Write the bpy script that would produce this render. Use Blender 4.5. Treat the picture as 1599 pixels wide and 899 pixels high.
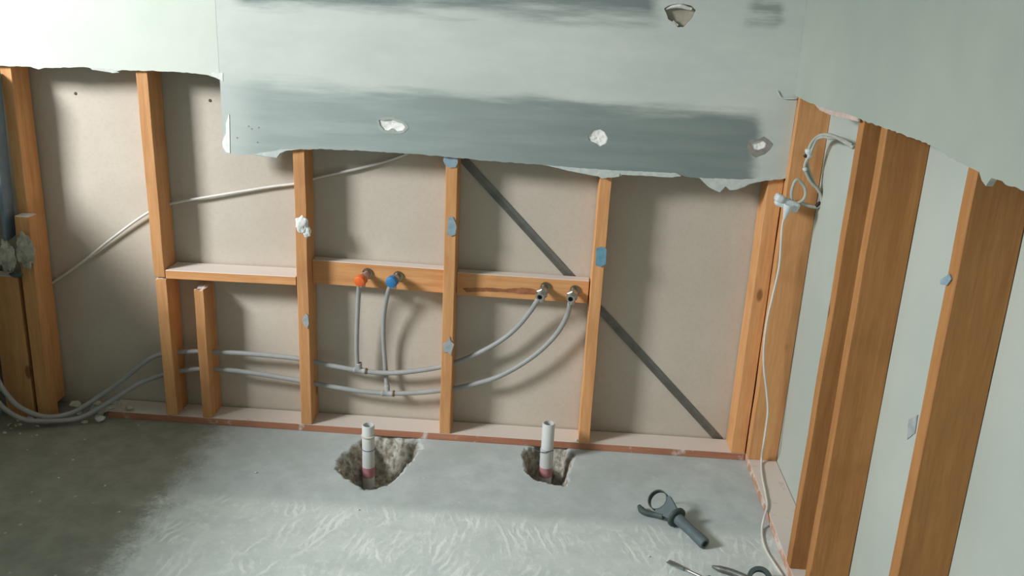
import bpy, bmesh, math, random
import numpy as np
from mathutils import Vector, Matrix, noise
from mathutils.geometry import tessellate_polygon

for o in list(bpy.data.objects): bpy.data.objects.remove(o)
S = bpy.context.scene
COL = S.collection

# ------------------------------------------------------------------ camera
CX, CY, CZ = 0.7775, -2.6099, 1.4151
YAW, PITCH, ROLL, FPX = -0.042684, -0.325129, 0.046405, 1412.45
FW = Vector((math.sin(YAW)*math.cos(PITCH), math.cos(YAW)*math.cos(PITCH), math.sin(PITCH)))
_r = FW.cross(Vector((0, 0, 1))).normalized(); _u = _r.cross(FW)
RT = _r*math.cos(ROLL) + _u*math.sin(ROLL)
UP = -_r*math.sin(ROLL) + _u*math.cos(ROLL)
CP = Vector((CX, CY, CZ))
cd = bpy.data.cameras.new('camera'); cam = bpy.data.objects.new('camera', cd); COL.objects.link(cam)
cam.matrix_world = Matrix(((RT.x, UP.x, -FW.x, CX), (RT.y, UP.y, -FW.y, CY), (RT.z, UP.z, -FW.z, CZ), (0, 0, 0, 1)))
cd.sensor_width = 36; cd.lens = 36*FPX/1599; cd.clip_start = .02
S.camera = cam

# ------------------------------------------------------------------ light
S.view_settings.view_transform = 'Standard'; S.view_settings.look = 'None'
S.view_settings.gamma = 1; S.view_settings.use_curve_mapping = False
S.view_settings.exposure = 0.0
w = bpy.data.worlds.new('overcast_sky'); S.world = w; w.use_nodes = True
bg = w.node_tree.nodes['Background']; bg.inputs[0].default_value = (.80, .93, 1.0, 1); bg.inputs[1].default_value = .8
ld = bpy.data.lights.new('window_daylight', 'AREA'); ld.shape = 'RECTANGLE'
ld.size = .75; ld.size_y = .70; ld.energy = 205; ld.color = (.965, .98, .98)
lo = bpy.data.objects.new('window_daylight', ld); COL.objects.link(lo)
lo.location = (-2.5, -1.95, 2.35)
dirv = Vector((.50, .72, -.48)).normalized()
lo.rotation_euler = (Matrix((dirv.cross(Vector((0, 0, 1))).normalized(), dirv.cross(Vector((0, 0, 1))).normalized().cross(dirv), -dirv)).transposed()).to_euler()

# ------------------------------------------------------------------ helpers
def at(u, v, ax, val):
    d = FW*FPX + RT*(u-799.5) + UP*(449.5-v)
    t = (val-CP[ax])/d[ax]
    return CP + d*t
def B(u, v, y=0.0): return at(u, v, 1, y)
def F(u, v, z=0.0): return at(u, v, 2, z)
def SX(u, v, x): return at(u, v, 0, x)

def tag(o, label=None, cat=None, group=None, kind=None):
    if label: o['label'] = label
    if cat: o['category'] = cat
    if group: o['group'] = group
    if kind: o['kind'] = kind
    return o
def empty(name, loc, label, cat, group=None):
    o = bpy.data.objects.new(name, None); COL.objects.link(o); o.location = loc; o.empty_display_size = .02
    return tag(o, label, cat, group)
def mesh(name, verts, faces, mats, parent=None, idx=None, smooth=False):
    vs = [Vector(v) for v in verts]
    if not isinstance(mats, (list, tuple)): mats = [mats]
    org = Vector((sum(v.x for v in vs)/len(vs), sum(v.y for v in vs)/len(vs), min(v.z for v in vs)))
    me = bpy.data.meshes.new(name)
    me.from_pydata([v-org for v in vs], [], faces)
    for m in mats: me.materials.append(m)
    if idx: me.polygons.foreach_set('material_index', idx)
    if smooth: me.polygons.foreach_set('use_smooth', [True]*len(me.polygons))
    me.update()
    o = bpy.data.objects.new(name, me); COL.objects.link(o)
    if parent:
        o.parent = parent; o.location = org - parent.location - (parent.parent.location if parent.parent else Vector())
    else: o.location = org
    return o
class MB:
    def __init__(s): s.v = []; s.f = []; s.i = []
    def add(s, v, f, k=0):
        n = len(s.v); s.v += [Vector(p) for p in v]; s.f += [tuple(a+n for a in q) for q in f]; s.i += [k]*len(f)
    def box(s, a, b, k=0, bev=0.0, top=None):
        x0, y0, z0 = a; x1, y1, z1 = b
        bm = bmesh.new(); bmesh.ops.create_cube(bm, size=1)
        for v in bm.verts: v.co = Vector(((x0+x1)/2+v.co.x*(x1-x0), (y0+y1)/2+v.co.y*(y1-y0), (z0+z1)/2+v.co.z*(z1-z0)))
        if bev: bmesh.ops.bevel(bm, geom=bm.edges[:], offset=bev, segments=2, profile=.5, affect='EDGES')
        s.bm(bm, k, top)
    def bm(s, bm, k=0, top=None):
        bm.normal_update(); bm.verts.index_update(); n = len(s.v)
        s.v += [v.co.copy() for v in bm.verts]
        for f in bm.faces:
            s.f.append(tuple(v.index+n for v in f.verts))
            s.i.append(top if (top is not None and f.normal.z > .7) else k)
        bm.free()
    def tube(s, pts, r, k=0, seg=12, cap=True, raw=False, radii=None):
        P = pts if raw else spline(pts)
        m = len(P); R = radii if radii else [r]*m
        if radii and len(radii) != m: R = [float(np.interp(i/(m-1), np.linspace(0, 1, len(radii)), radii)) for i in range(m)]
        n0 = len(s.v); T = []
        for i in range(m): T.append((P[min(i+1, m-1)]-P[max(i-1, 0)]).normalized())
        ref = Vector((0, 0, 1)) if abs(T[0].z) < .9 else Vector((1, 0, 0))
        a = (ref - T[0]*ref.dot(T[0])).normalized()
        for i in range(m):
            a = (a - T[i]*a.dot(T[i])).normalized(); b = T[i].cross(a)
            for j in range(seg):
                t = 2*math.pi*j/seg; s.v.append(P[i] + (a*math.cos(t)+b*math.sin(t))*R[i])
        for i in range(m-1):
            for j in range(seg):
                q = n0+i*seg; s.f.append((q+j, q+(j+1) % seg, q+seg+(j+1) % seg, q+seg+j)); s.i.append(k)
        if cap:
            s.f.append(tuple(n0+j for j in reversed(range(seg)))); s.i.append(k)
            s.f.append(tuple(n0+(m-1)*seg+j for j in range(seg))); s.i.append(k)
    def lathe(s, o, ax, prof, k=0, seg=28, closed=False):
        """prof: list of (distance along ax, radius) ; a loop if closed"""
        ax = Vector(ax).normalized(); ref = Vector((0, 0, 1)) if abs(ax.z) < .9 else Vector((1, 0, 0))
        a = (ref-ax*ref.dot(ax)).normalized(); b = ax.cross(a); n0 = len(s.v); m = len(prof)
        for (h, r) in prof:
            for j in range(seg):
                t = 2*math.pi*j/seg; s.v.append(Vector(o)+ax*h+(a*math.cos(t)+b*math.sin(t))*max(r, 1e-5))
        for i in range(m if closed else m-1):
            for j in range(seg):
                p = n0+i*seg; q = n0+((i+1) % m)*seg
                s.f.append((p+j, p+(j+1) % seg, q+(j+1) % seg, q+j)); s.i.append(k)
    def build(s, name, mats, parent=None, smooth=False):
        return mesh(name, s.v, s.f, mats, parent, s.i, smooth)
def spline(pts, n=8):
    P = [Vector(p) for p in pts]
    if len(P) < 3: return [P[0].lerp(P[-1], i/4) for i in range(5)]
    Q = [P[0]*2-P[1]]+P+[P[-1]*2-P[-2]]; out = []
    for i in range(1, len(Q)-2):
        a, b, c, d = Q[i-1:i+3]
        for j in range(n):
            t = j/n
            out.append(.5*((2*b)+(c-a)*t+(2*a-5*b+4*c-d)*t*t+(3*b-a-3*c+d)*t**3))
    out.append(P[-1]); return out
def smooth_by_angle(o, ang=40):
    bm = bmesh.new(); bm.from_mesh(o.data)
    bmesh.ops.recalc_face_normals(bm, faces=bm.faces)
    for f in bm.faces: f.smooth = True
    for e in bm.edges:
        if len(e.link_faces) == 2 and e.calc_face_angle(0) > math.radians(ang): e.smooth = False
    bm.to_mesh(o.data); bm.free(); return o
def rough_line(pts, step=.008, amp=.0022, seed=0, axis=2):
    """resample an edge and roughen it, as torn or snapped board edges are"""
    out = []; P = [Vector(p) for p in pts]
    for a, b in zip(P, P[1:]):
        n = max(1, int((b-a).length/step))
        for i in range(n):
            q = a.lerp(b, i/n)
            d = noise.noise(q*60+Vector((seed*7.3, 0, 0)))*amp + noise.noise(q*200+Vector((0, seed*3.1, 0)))*amp*.5
            q = q.copy(); q[axis] += d; out.append(q)
    out.append(P[-1]); return out
def slab(name, loops, ax, t0, t1, mats, parent=None, edge_mat=None):
    """flat sheet from outline loops (outer, then holes); thickness t0..t1 along axis ax"""
    loops = [[Vector(p) for p in L] for L in loops]
    flat = [[Vector((p[0] if ax == 1 else p[1], p[2] if ax != 2 else p[1], 0)) for p in L] for L in loops]
    if ax == 2: flat = [[Vector((p[0], p[1], 0)) for p in L] for L in loops]
    tris = tessellate_polygon(flat); allp = [p for L in loops for p in L]; n = len(allp)
    v = []
    for t in (t0, t1):
        for p in allp:
            q = p.copy(); q[ax] = t; v.append(q)
    f = [tuple(t) for t in tris]+[tuple(i+n for i in reversed(t)) for t in tris]; idx = [0]*len(f); k = 0
    for L in loops:
        m = len(L)
        for i in range(m):
            f.append((k+i, k+(i+1) % m, n+k+(i+1) % m, n+k+i)); idx.append(1 if edge_mat else 0)
        k += m
    ms = [mats, edge_mat] if edge_mat else [mats]
    bm = bmesh.new(); o = mesh(name, v, f, ms, parent, idx)
    bm.from_mesh(o.data); bmesh.ops.recalc_face_normals(bm, faces=bm.faces); bm.to_mesh(o.data); bm.free()
    return o
def lump(name, c, size, mat, seed=0, sub=3, rough=.35, parent=None, flat=False, freq=2.2):
    bm = bmesh.new(); bmesh.ops.create_icosphere(bm, subdivisions=sub, radius=1)
    for v in bm.verts:
        d = 1+rough*(noise.noise(v.co*freq+Vector((seed*5.1, 0, 2)))+.5*noise.noise(v.co*freq*2.6+Vector((0, seed*2.7, 0))))
        v.co = Vector((v.co.x*size[0]*d, v.co.y*size[1]*d, v.co.z*size[2]*d))+Vector(c)
    m = MB(); m.bm(bm); return m.build(name, mat, parent, smooth=not flat)

# ------------------------------------------------------------------ materials
def srgb(r, g, b):
    f = lambda c: (c/255/12.92) if c/255 <= .04045 else ((c/255+.055)/1.055)**2.4
    return (f(r), f(g), f(b), 1)
class NT:
    def __init__(s, name):
        s.m = bpy.data.materials.new(name); s.m.use_nodes = True; s.t = s.m.node_tree
        s.b = s.t.nodes['Principled BSDF']; s.b.inputs['Specular IOR Level'].default_value = .3
        s.pos = s.t.nodes.new('ShaderNodeNewGeometry').outputs['Position']
        s.obj = s.t.nodes.new('ShaderNodeTexCoord').outputs['Object']
        s.rnd = s.t.nodes.new('ShaderNodeObjectInfo').outputs['Random']
    def n(s, t): return s.t.nodes.new(t)
    def l(s, a, b): s.t.links.new(a, b)
    def inp(s, sock, v):
        if hasattr(v, 'is_output') or isinstance(v, bpy.types.NodeSocket): s.l(v, sock)
        else: sock.default_value = v
    def math(s, op, a, b=0.0, c=None, clamp=False):
        n = s.n('ShaderNodeMath'); n.operation = op; n.use_clamp = clamp
        s.inp(n.inputs[0], a); s.inp(n.inputs[1], b)
        if c is not None: s.inp(n.inputs[2], c)
        return n.outputs[0]
    def vmap(s, src, scale=(1, 1, 1), loc=(0, 0, 0), rot=(0, 0, 0)):
        n = s.n('ShaderNodeMapping'); s.l(src, n.inputs[0]); n.inputs['Scale'].default_value = scale
        n.inputs['Location'].default_value = loc; n.inputs['Rotation'].default_value = rot; return n.outputs[0]
    def noise(s, vec, scale, detail=4, rough=.55, dist=0.0):
        n = s.n('ShaderNodeTexNoise'); s.l(vec, n.inputs['Vector']); n.inputs['Scale'].default_value = scale
        n.inputs['Detail'].default_value = detail; n.inputs['Roughness'].default_value = rough; n.inputs['Distortion'].default_value = dist
        return n.outputs['Fac']
    def vor(s, vec, scale, feat='F1'):
        n = s.n('ShaderNodeTexVoronoi'); n.feature = feat; s.l(vec, n.inputs['Vector']); n.inputs['Scale'].default_value = scale
        return n.outputs['Distance']
    def step(s, v, a, b, to0=0., to1=1.):
        n = s.n('ShaderNodeMapRange'); n.interpolation_type = 'SMOOTHSTEP'; s.inp(n.inputs[0], v)
        n.inputs[1].default_value = a; n.inputs[2].default_value = b; n.inputs[3].default_value = to0; n.inputs[4].default_value = to1
        return n.outputs[0]
    def sep(s, v):
        n = s.n('ShaderNodeSeparateXYZ'); s.l(v, n.inputs[0]); return n.outputs
    def mix(s, f, a, b):
        n = s.n('ShaderNodeMix'); n.data_type = 'RGBA'; s.inp(n.inputs[0], f); s.inp(n.inputs[6], a); s.inp(n.inputs[7], b); return n.outputs[2]
    def bump(s, h, dist=.002, strength=1.0):
        n = s.n('ShaderNodeBump'); s.l(h, n.inputs['Height']); n.inputs['Distance'].default_value = dist; n.inputs['Strength'].default_value = strength
        s.l(n.outputs[0], s.b.inputs['Normal'])
    def done(s, col, rough=.8, metal=0.):
        s.inp(s.b.inputs['Base Color'], col); s.inp(s.b.inputs['Roughness'], rough); s.b.inputs['Metallic'].default_value = metal
        return s.m
def plain(name, c, rough=.7, metal=0., var=.12, scale=25, bump=.0006):
    t = NT(name); f = t.noise(t.obj, scale, 5)
    d = tuple(x*(1-var*2) for x in c[:3])+(1,); e = tuple(min(1, x*(1+var)) for x in c[:3])+(1,)
    col = t.mix(t.step(f, .25, .75), d, e); t.bump(f, bump)
    return t.done(col, rough, metal)
def wood(name, axis, c1, c2, dust=0.0, seedmul=1.0):
    t = NT(name)
    sc = [1, 1, 1]; sc[axis] = .07
    off = t.n('ShaderNodeVectorMath'); off.operation = 'ADD'; cmb = t.n('ShaderNodeCombineXYZ')
    for i in range(3): t.l(t.math('MULTIPLY', t.rnd, 7.3+i*3), cmb.inputs[i])
    t.l(t.obj, off.inputs[0]); t.l(cmb.outputs[0], off.inputs[1]); V = off.outputs[0]
    g = t.vmap(V, sc)
    grain = t.noise(g, 38, 6, .6, .6); fine = t.noise(g, 190, 3, .6)
    big = t.noise(V, 6, 3, .5)
    f = t.math('ADD', t.math('MULTIPLY', grain, .62), t.math('MULTIPLY', fine, .38))
    col = t.mix(t.step(f, .26, .76), c1, c2)
    dark = tuple(x*.72 for x in c1[:3])+(1,)
    col = t.mix(t.math('MULTIPLY', t.step(big, .5, .75), .35), col, dark)
    # knots
    sk = [1, 1, 1]; sk[axis] = .45
    k = t.vor(t.vmap(V, sk), 7.5)
    knot = t.step(k, .055, .10, 1., 0.)
    col = t.mix(t.math('MULTIPLY', knot, .7), col, srgb(96, 54, 30))
    hs = t.n('ShaderNodeHueSaturation'); t.l(col, hs.inputs['Color'])
    t.l(t.step(t.rnd, 0, 1, .88, 1.1), hs.inputs['Value']); col = hs.outputs[0]
    if dust:
        dn = t.noise(V, 22, 6, .65); col = t.mix(t.step(dn, .62-dust*.5, .80-dust*.5), col, srgb(214, 203, 194))
    t.bump(f, .0008, .5)
    return t.done(col, .68)
C1, C2 = srgb(193, 135, 86), srgb(221, 167, 114)
WZ = wood('pine_upright', 2, C1, C2); WX = wood('pine_along_wall', 0, C1, C2)
WB = wood('brown_shaded_pine_upright', 2, srgb(168, 112, 64), srgb(196, 142, 86))  # browner pine for right wall studs, part of their shade put into the colour
WXr = wood('pine_plate', 0, srgb(172, 114, 88), srgb(196, 140, 112), .12)
WYr = wood('pine_side_plate', 1, srgb(170, 120, 96), srgb(196, 148, 122), .35)
WYd = wood('dusty_side_plate_top', 1, srgb(176, 140, 120), srgb(196, 165, 146), .75)
DX = wood('dusty_timber_top', 0, srgb(184, 148, 130), srgb(200, 168, 150), .85)
DXw = wood('dusty_white_timber_top', 0, srgb(205, 190, 180), srgb(222, 210, 202), .95)

def m_backlining():
    t = NT('brown_grey_board_paper'); a = t.noise(t.pos, 2.3, 4); b = t.noise(t.pos, 90, 3); c = t.noise(t.vmap(t.pos, (1, 1, 12)), 30, 2)
    col = t.mix(t.step(a, .3, .7), srgb(190, 181, 168), srgb(201, 192, 179))
    col = t.mix(t.math('MULTIPLY', t.step(b, .45, .7), .12), col, srgb(160, 152, 142))
    t.bump(t.math('ADD', b, t.math('MULTIPLY', c, .4)), .0005); return t.done(col, .9)
def m_sidelining():
    t = NT('pale_green_board_paper'); a = t.noise(t.pos, 2.5, 4); b = t.noise(t.pos, 70, 3)
    col = t.mix(t.step(a, .3, .7), srgb(174, 182, 174), srgb(184, 190, 182))
    t.bump(b, .0004); return t.done(col, .85)
def m_greyboard():
    t = NT('grey_stained_board_face'); x, y, z = t.sep(t.pos)
    n1 = t.noise(t.vmap(t.pos, (1, 1, 2.6)), 3.2, 5, .6); n2 = t.noise(t.vmap(t.pos, (.35, 1, 3)), 9, 5, .6); n3 = t.noise(t.pos, 60, 3)
    base = t.mix(t.step(n1, .3, .7), srgb(192, 199, 194), srgb(204, 209, 203))
    d = t.math('MULTIPLY', t.math('SUBTRACT', n2, .5), .09)
    # lower smear band
    zz = t.math('ADD', t.math('ADD', z, d), t.math('MULTIPLY', x, .012))
    low = t.step(zz, 1.085, 1.135, 1., 0.)
    xr = t.math('ADD', x, t.math('MULTIPLY', t.math('SUBTRACT', n1, .5), .10))
    side = t.math('MULTIPLY', t.step(xr, 1.315, 1.355, 1., 0.), t.step(xr, -.20, -.05, .35, 1.))
    m1 = t.math('MULTIPLY', low, side)
    # upper smear band
    up = t.step(t.math('ADD', z, t.math('MULTIPLY', d, 1.5)), 1.305, 1.375, 0., 1.)
    s2 = t.math('MULTIPLY', t.step(xr, 1.00, 1.05, 1., 0.), t.step(xr, -.16, -.10, 0., 1.))
    s3 = t.math('MULTIPLY', t.math('MULTIPLY', t.step(xr, 1.25, 1.29, 0., 1.), t.step(xr, 1.34, 1.37, 1., 0.)), t.step(n2, .40, .60))
    m2 = t.math('MULTIPLY', up, t.math('MAXIMUM', s2, t.math('MULTIPLY', s3, .7)))
    xx = t.step(x, -.1, 1.2)
    dk = t.mix(xx, srgb(154, 165, 163), srgb(124, 135, 134))
    dk = t.mix(t.step(n2, .35, .7), dk, t.mix(xx, srgb(166, 176, 173), srgb(134, 144, 141)))
    col = t.mix(m1, base, dk); col = t.mix(t.math('MULTIPLY', m2, .9), col, srgb(112, 122, 124))
    t.bump(t.math('ADD', t.math('MULTIPLY', n2, .8), t.math('MULTIPLY', n3, .3)), .0012); return t.done(col, .8)
def m_whiteboard():
    t = NT('cream_painted_board'); a = t.noise(t.pos, 4, 4); b = t.noise(t.pos, 60, 3)
    col = t.mix(t.step(a, .3, .7), srgb(198, 206, 195), srgb(207, 213, 203)); t.bump(b, .0004); return t.done(col, .75)
def m_greenpaint():
    t = NT('pale_green_painted_board'); a = t.noise(t.pos, 3, 4); b = t.noise(t.pos, 55, 3)
    col = t.mix(t.step(a, .3, .7), srgb(157, 166, 156), srgb(167, 174, 164)); t.bump(b, .0004); return t.done(col, .75)
GYP = plain('white_gypsum', srgb(222, 224, 220), .9, var=.08, scale=60, bump=.002)
GYPW = plain('fresh_white_gypsum', srgb(240, 240, 236), .9, var=.04, scale=60, bump=.001)
GYPD = plain('dirty_plaster', srgb(176, 172, 160), .95, var=.2, scale=40, bump=.002)
GYPE = plain('gypsum_edge', srgb(196, 196, 188), .9, var=.1, scale=80, bump=.001)
PAPER = plain('torn_grey_paper', srgb(168, 176, 172), .9, var=.08, scale=70)
PAPERW = plain('torn_pale_paper', srgb(196, 202, 198), .9, var=.06, scale=70)
BLUEP = plain('blue_grey_glue_paper', srgb(142, 164, 176), .85, var=.12, scale=50)
BLUEP2 = plain('blue_glue_paper', srgb(112, 156, 178), .85, var=.12, scale=50)
GREYP = plain('grey_glue_paper', srgb(165, 170, 172), .85, var=.12, scale=50)
BROWNP = plain('scraped_brown_paper', srgb(150, 146, 138), .9, var=.1, scale=80)
SLATE = plain('slate_blue_board', srgb(120, 136, 150), .85, var=.08)
def m_floor():
    t = NT('concrete_slab'); x, y, z = t.sep(t.pos)
    big = t.noise(t.pos, 3.0, 5, .6); med = t.noise(t.pos, 14, 6, .65); fine = t.noise(t.pos, 120, 4, .6)
    slab_c = t.mix(t.step(med, .3, .7), srgb(172, 181, 181), srgb(188, 196, 195))
    slab_c = t.mix(t.math('MULTIPLY', t.step(big, .45, .7), .5), slab_c, srgb(164, 170, 167))
    # glue with short trowel strokes nearer the viewer, combed in changing directions
    def strokes(rot, dist, seed):
        v0 = t.vmap(t.pos, (1, 1, 1), (seed, seed*2, 0), (0, 0, rot))
        wv = t.n('ShaderNodeTexWave'); wv.wave_type = 'BANDS'; wv.bands_direction = 'X'; t.l(v0, wv.inputs['Vector'])
        wv.inputs['Scale'].default_value = 13; wv.inputs['Distortion'].default_value = dist; wv.inputs['Detail'].default_value = 3
        wv.inputs['Detail Scale'].default_value = 1.0; wv.inputs['Detail Roughness'].default_value = .6
        brk = t.step(t.noise(t.vmap(v0, (1.2, .6, 1)), 12, 4, .6), .44, .66)
        area = t.step(t.noise(v0, 4.5, 3), .46, .56)
        return t.math('MULTIPLY', t.math('MULTIPLY', t.step(wv.outputs['Fac'], .3, 1.0), brk), area)
    ridge = t.math('MAXIMUM', strokes(.10, 4.5, 0.), t.math('MAXIMUM', strokes(.45, 5.5, 3.), strokes(-.35, 5.0, 7.)))
    blot = t.step(t.noise(t.pos, 26, 6, .7), .52, .66)
    glue_c = t.mix(t.math('MULTIPLY', blot, .55), t.mix(t.step(med, .3, .7), srgb(190, 199, 196), srgb(205, 212, 208)), srgb(222, 228, 223))
    glue_c = t.mix(t.math('MULTIPLY', ridge, .75), glue_c, srgb(228, 233, 229))
    yn = t.math('ADD', y, t.math('MULTIPLY', t.math('SUBTRACT', med, .5), .06))
    xn = t.math('ADD', x, t.math('ADD', t.math('MULTIPLY', t.math('SUBTRACT', med, .5), .16), t.math('MULTIPLY', t.math('SUBTRACT', fine, .5), .10)))
    glue = t.math('MULTIPLY', t.step(yn, -.45, -.385, 1., 0.), t.step(xn, -.34, -.25))
    col = t.mix(glue, slab_c, glue_c)
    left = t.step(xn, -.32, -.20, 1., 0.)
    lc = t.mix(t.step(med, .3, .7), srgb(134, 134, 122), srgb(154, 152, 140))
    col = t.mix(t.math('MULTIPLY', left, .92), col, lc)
    # pale drops
    v = t.vor(t.pos, 16); sp = t.step(v, .05, .085, 1., 0.)
    col = t.mix(t.math('MULTIPLY', sp, .6), col, srgb(205, 206, 198))
    # raw, dirtier concrete inside the broken-out pits
    pit = t.step(z, -.012, -.003, 1., 0.)
    pc = t.mix(t.step(t.noise(t.pos, 45, 6, .7), .35, .65), srgb(132, 122, 106), srgb(196, 194, 186))
    col = t.mix(pit, col, pc)
    h = t.math('ADD', t.math('ADD', t.math('MULTIPLY', med, .6), t.math('MULTIPLY', fine, .25)), t.math('MULTIPLY', t.math('MULTIPLY', ridge, glue), .45))
    t.bump(h, .003, .5); return t.done(col, .78)
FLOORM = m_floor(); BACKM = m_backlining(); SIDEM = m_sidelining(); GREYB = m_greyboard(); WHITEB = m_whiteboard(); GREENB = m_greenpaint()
PIPE = plain('grey_water_pipe', srgb(160, 161, 160), .45, var=.05)
PVC = plain('white_pvc', srgb(206, 208, 206), .4, var=.04)
PVCO = plain('cream_pvc', srgb(204, 196, 184), .5, var=.06)
PRIMER = plain('pink_primer', srgb(190, 132, 138), .6, var=.1, scale=80)
PENM = plain('blue_pen_line', srgb(70, 92, 140), .6)
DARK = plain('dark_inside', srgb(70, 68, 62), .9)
CHROME = plain('dull_chrome', srgb(176, 176, 172), .45, 1., var=.06)
BRASS = plain('nickel_brass', srgb(150, 138, 120), .35, 1., var=.1)
ORANGE = plain('orange_tape', srgb(232, 112, 52), .5)
PINKT = plain('pinkish_fitting', srgb(196, 160, 146), .45)
BLUET = plain('blue_tape', srgb(52, 122, 176), .5)
COPPER = plain('crimp_ring', srgb(158, 116, 84), .4, .8)
CABLE = plain('white_cable_sheath', srgb(216, 214, 208), .5, var=.04)
CABLEG = plain('grey_white_cable_sheath', srgb(176, 178, 168), .55, var=.08)
PLUGW = plain('white_plug_plastic', srgb(210, 218, 220), .4, var=.03)
BLACKT = plain('black_tape', srgb(48, 46, 44), .6)
STEEL = plain('galvanised_steel', srgb(122, 122, 118), .5, .6, var=.1)
BLADE = plain('worn_blade_steel', srgb(150, 156, 158), .35, .8)
SLATEP = plain('slate_grey_plastic', srgb(94, 106, 110), .55, var=.08)
DGREY = plain('dark_green_grey_plastic', srgb(74, 88, 86), .6, var=.1)
SCREW = plain('rusty_screw_head', srgb(96, 88, 78), .5, .6)
def m_pane():
    t = NT('window_glass'); tr = t.n('ShaderNodeBsdfTransparent'); gl = t.n('ShaderNodeBsdfGlossy'); gl.inputs['Roughness'].default_value = .02
    mx = t.n('ShaderNodeMixShader'); mx.inputs[0].default_value = .06; t.l(tr.outputs[0], mx.inputs[1]); t.l(gl.outputs[0], mx.inputs[2])
    t.l(mx.outputs[0], t.t.nodes['Material Output'].inputs[0]); return t.m
PANE = m_pane(); PAINT = plain('white_window_paint', srgb(226, 228, 222), .5, var=.03)
CEIL = plain('ceiling_paint', srgb(222, 224, 218), .9, var=.02)

XR = 1.437; BY = .0955; ZT = .025; W = .035; D = .09
HC = 2.4; YF = -3.3; XL = -.90

# ------------------------------------------------------------------ floor with two broken-out pits
rnd = random.Random(4)
H1 = [F(*q) for q in [(524, 718), (528, 738), (545, 752), (575, 766), (606, 757), (628, 738), (644, 718), (660, 700), (652, 684), (600, 676), (575, 678), (545, 700)]]
H2 = [F(*q) for q in [(815, 716), (822, 738), (832, 748), (858, 755), (884, 759), (889, 742), (893, 724), (900, 710), (884, 697), (840, 692), (820, 700)]]
def dist_in(poly, X, Y):
    px = np.array([p.x for p in poly]); py = np.array([p.y for p in poly]); n = len(px)
    ins = np.zeros(X.shape, bool); d = np.full(X.shape, 9.0)
    for i in range(n):
        x0, y0, x1, y1 = px[i], py[i], px[(i+1) % n], py[(i+1) % n]
        c = ((y0 > Y) != (y1 > Y)) & (X < (x1-x0)*(Y-y0)/(y1-y0+1e-12)+x0); ins ^= c
        L = (x1-x0)**2+(y1-y0)**2; t = np.clip(((X-x0)*(x1-x0)+(Y-y0)*(y1-y0))/L, 0, 1)
        d = np.minimum(d, np.hypot(X-x0-t*(x1-x0), Y-y0-t*(y1-y0)))
    return np.where(ins, d, -d)
xs = np.unique(np.round(np.concatenate([np.arange(-1.3, 1.62, .03), np.arange(.12, .92, .004), [1.62]]), 4))
ys = np.unique(np.round(np.concatenate([np.arange(YF, .11, .04), np.arange(-.35, .10, .004), [.11]]), 4))
X, Y = np.meshgrid(xs, ys); Z = np.zeros_like(X)
for poly, dep, wall in ((H1, .125, .055), (H2, .13, .035)):
    fine = (X > .1) & (X < .95) & (Y > -.37)
    N = np.zeros_like(X); M = np.zeros_like(X)
    for i, j in zip(*np.where(fine)):
        p = Vector((X[i, j], Y[i, j], 0)); N[i, j] = noise.noise(p*38)*.009+noise.noise(p*110)*.004; M[i, j] = noise.noise(p*45)*.016+noise.noise(p*120)*.007
    d = dist_in(poly, X, Y)+N
    t = np.clip(d/wall, 0, 1); t = t*t*(3-2*t)
    Z = np.where(d > 0, np.minimum(Z, -dep*t + M*np.clip(d/.012, 0, 1)-.003), Z)
v = [(X[i, j], Y[i, j], min(Z[i, j], 0)) for i in range(len(ys)) for j in range(len(xs))]; nx = len(xs)
f = [(i*nx+j, i*nx+j+1, (i+1)*nx+j+1, (i+1)*nx+j) for i in range(len(ys)-1) for j in range(nx-1)]
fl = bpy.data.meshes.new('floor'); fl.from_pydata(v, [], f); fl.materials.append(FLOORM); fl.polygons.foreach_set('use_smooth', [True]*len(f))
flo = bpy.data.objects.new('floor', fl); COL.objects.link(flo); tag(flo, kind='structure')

# ------------------------------------------------------------------ room shell
m = MB(); m.box((-1.35, BY, 0), (XR+D+.02, BY+.012, HC)); tag(m.build('wall_back', BACKM), kind='structure')
m = MB(); m.box((XR+D+.0008, YF, 0), (XR+D+.016, BY, HC)); tag(m.build('wall_right', SIDEM), kind='structure')
m = MB(); m.box((-1.35, YF, HC), (XR+D+.02, BY+.012, HC+.02)); tag(m.build('ceiling', CEIL), kind='structure')
m = MB(); m.box((-1.35, YF-.012, 0), (XR+D+.02, YF, HC)); tag(m.build('wall_front', WHITEB), kind='structure')
# left wall with the window opening (window is left of the picture, it lights the room)
WY0, WY1, WZ0, WZ1 = -2.7, -.13, .92, 2.15
m = MB(); xa, xb = XL-.19, XL-.09
m.box((xa, YF, 0), (xb, WY0, HC)); m.box((xa, WY0, 0), (xb, WY1, WZ0)); m.box((xa, WY0, WZ1), (xb, WY1, HC)); m.box((xa, WY1, 0), (xb, BY, HC))
tag(m.build('wall_left', WHITEB), kind='structure')
m = MB()
for a, b in (((xa+.02, WY0, WZ0), (xb-.02, WY0+.04, WZ1)), ((xa+.02, WY1-.04, WZ0), (xb-.02, WY1, WZ1)), ((xa+.02, WY0, WZ0), (xb-.02, WY1, WZ0+.03)), ((xa+.02, WY0, WZ1-.04), (xb-.02, WY1, WZ1))): m.box(a, b, bev=.002)
win = tag(m.build('window_1', PAINT), kind='structure')
m = MB(); m.box((xa+.045, WY0+.04, WZ0+.03), (xa+.049, WY1-.04, WZ1-.04)); m.build('pane', PANE, win)

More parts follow.
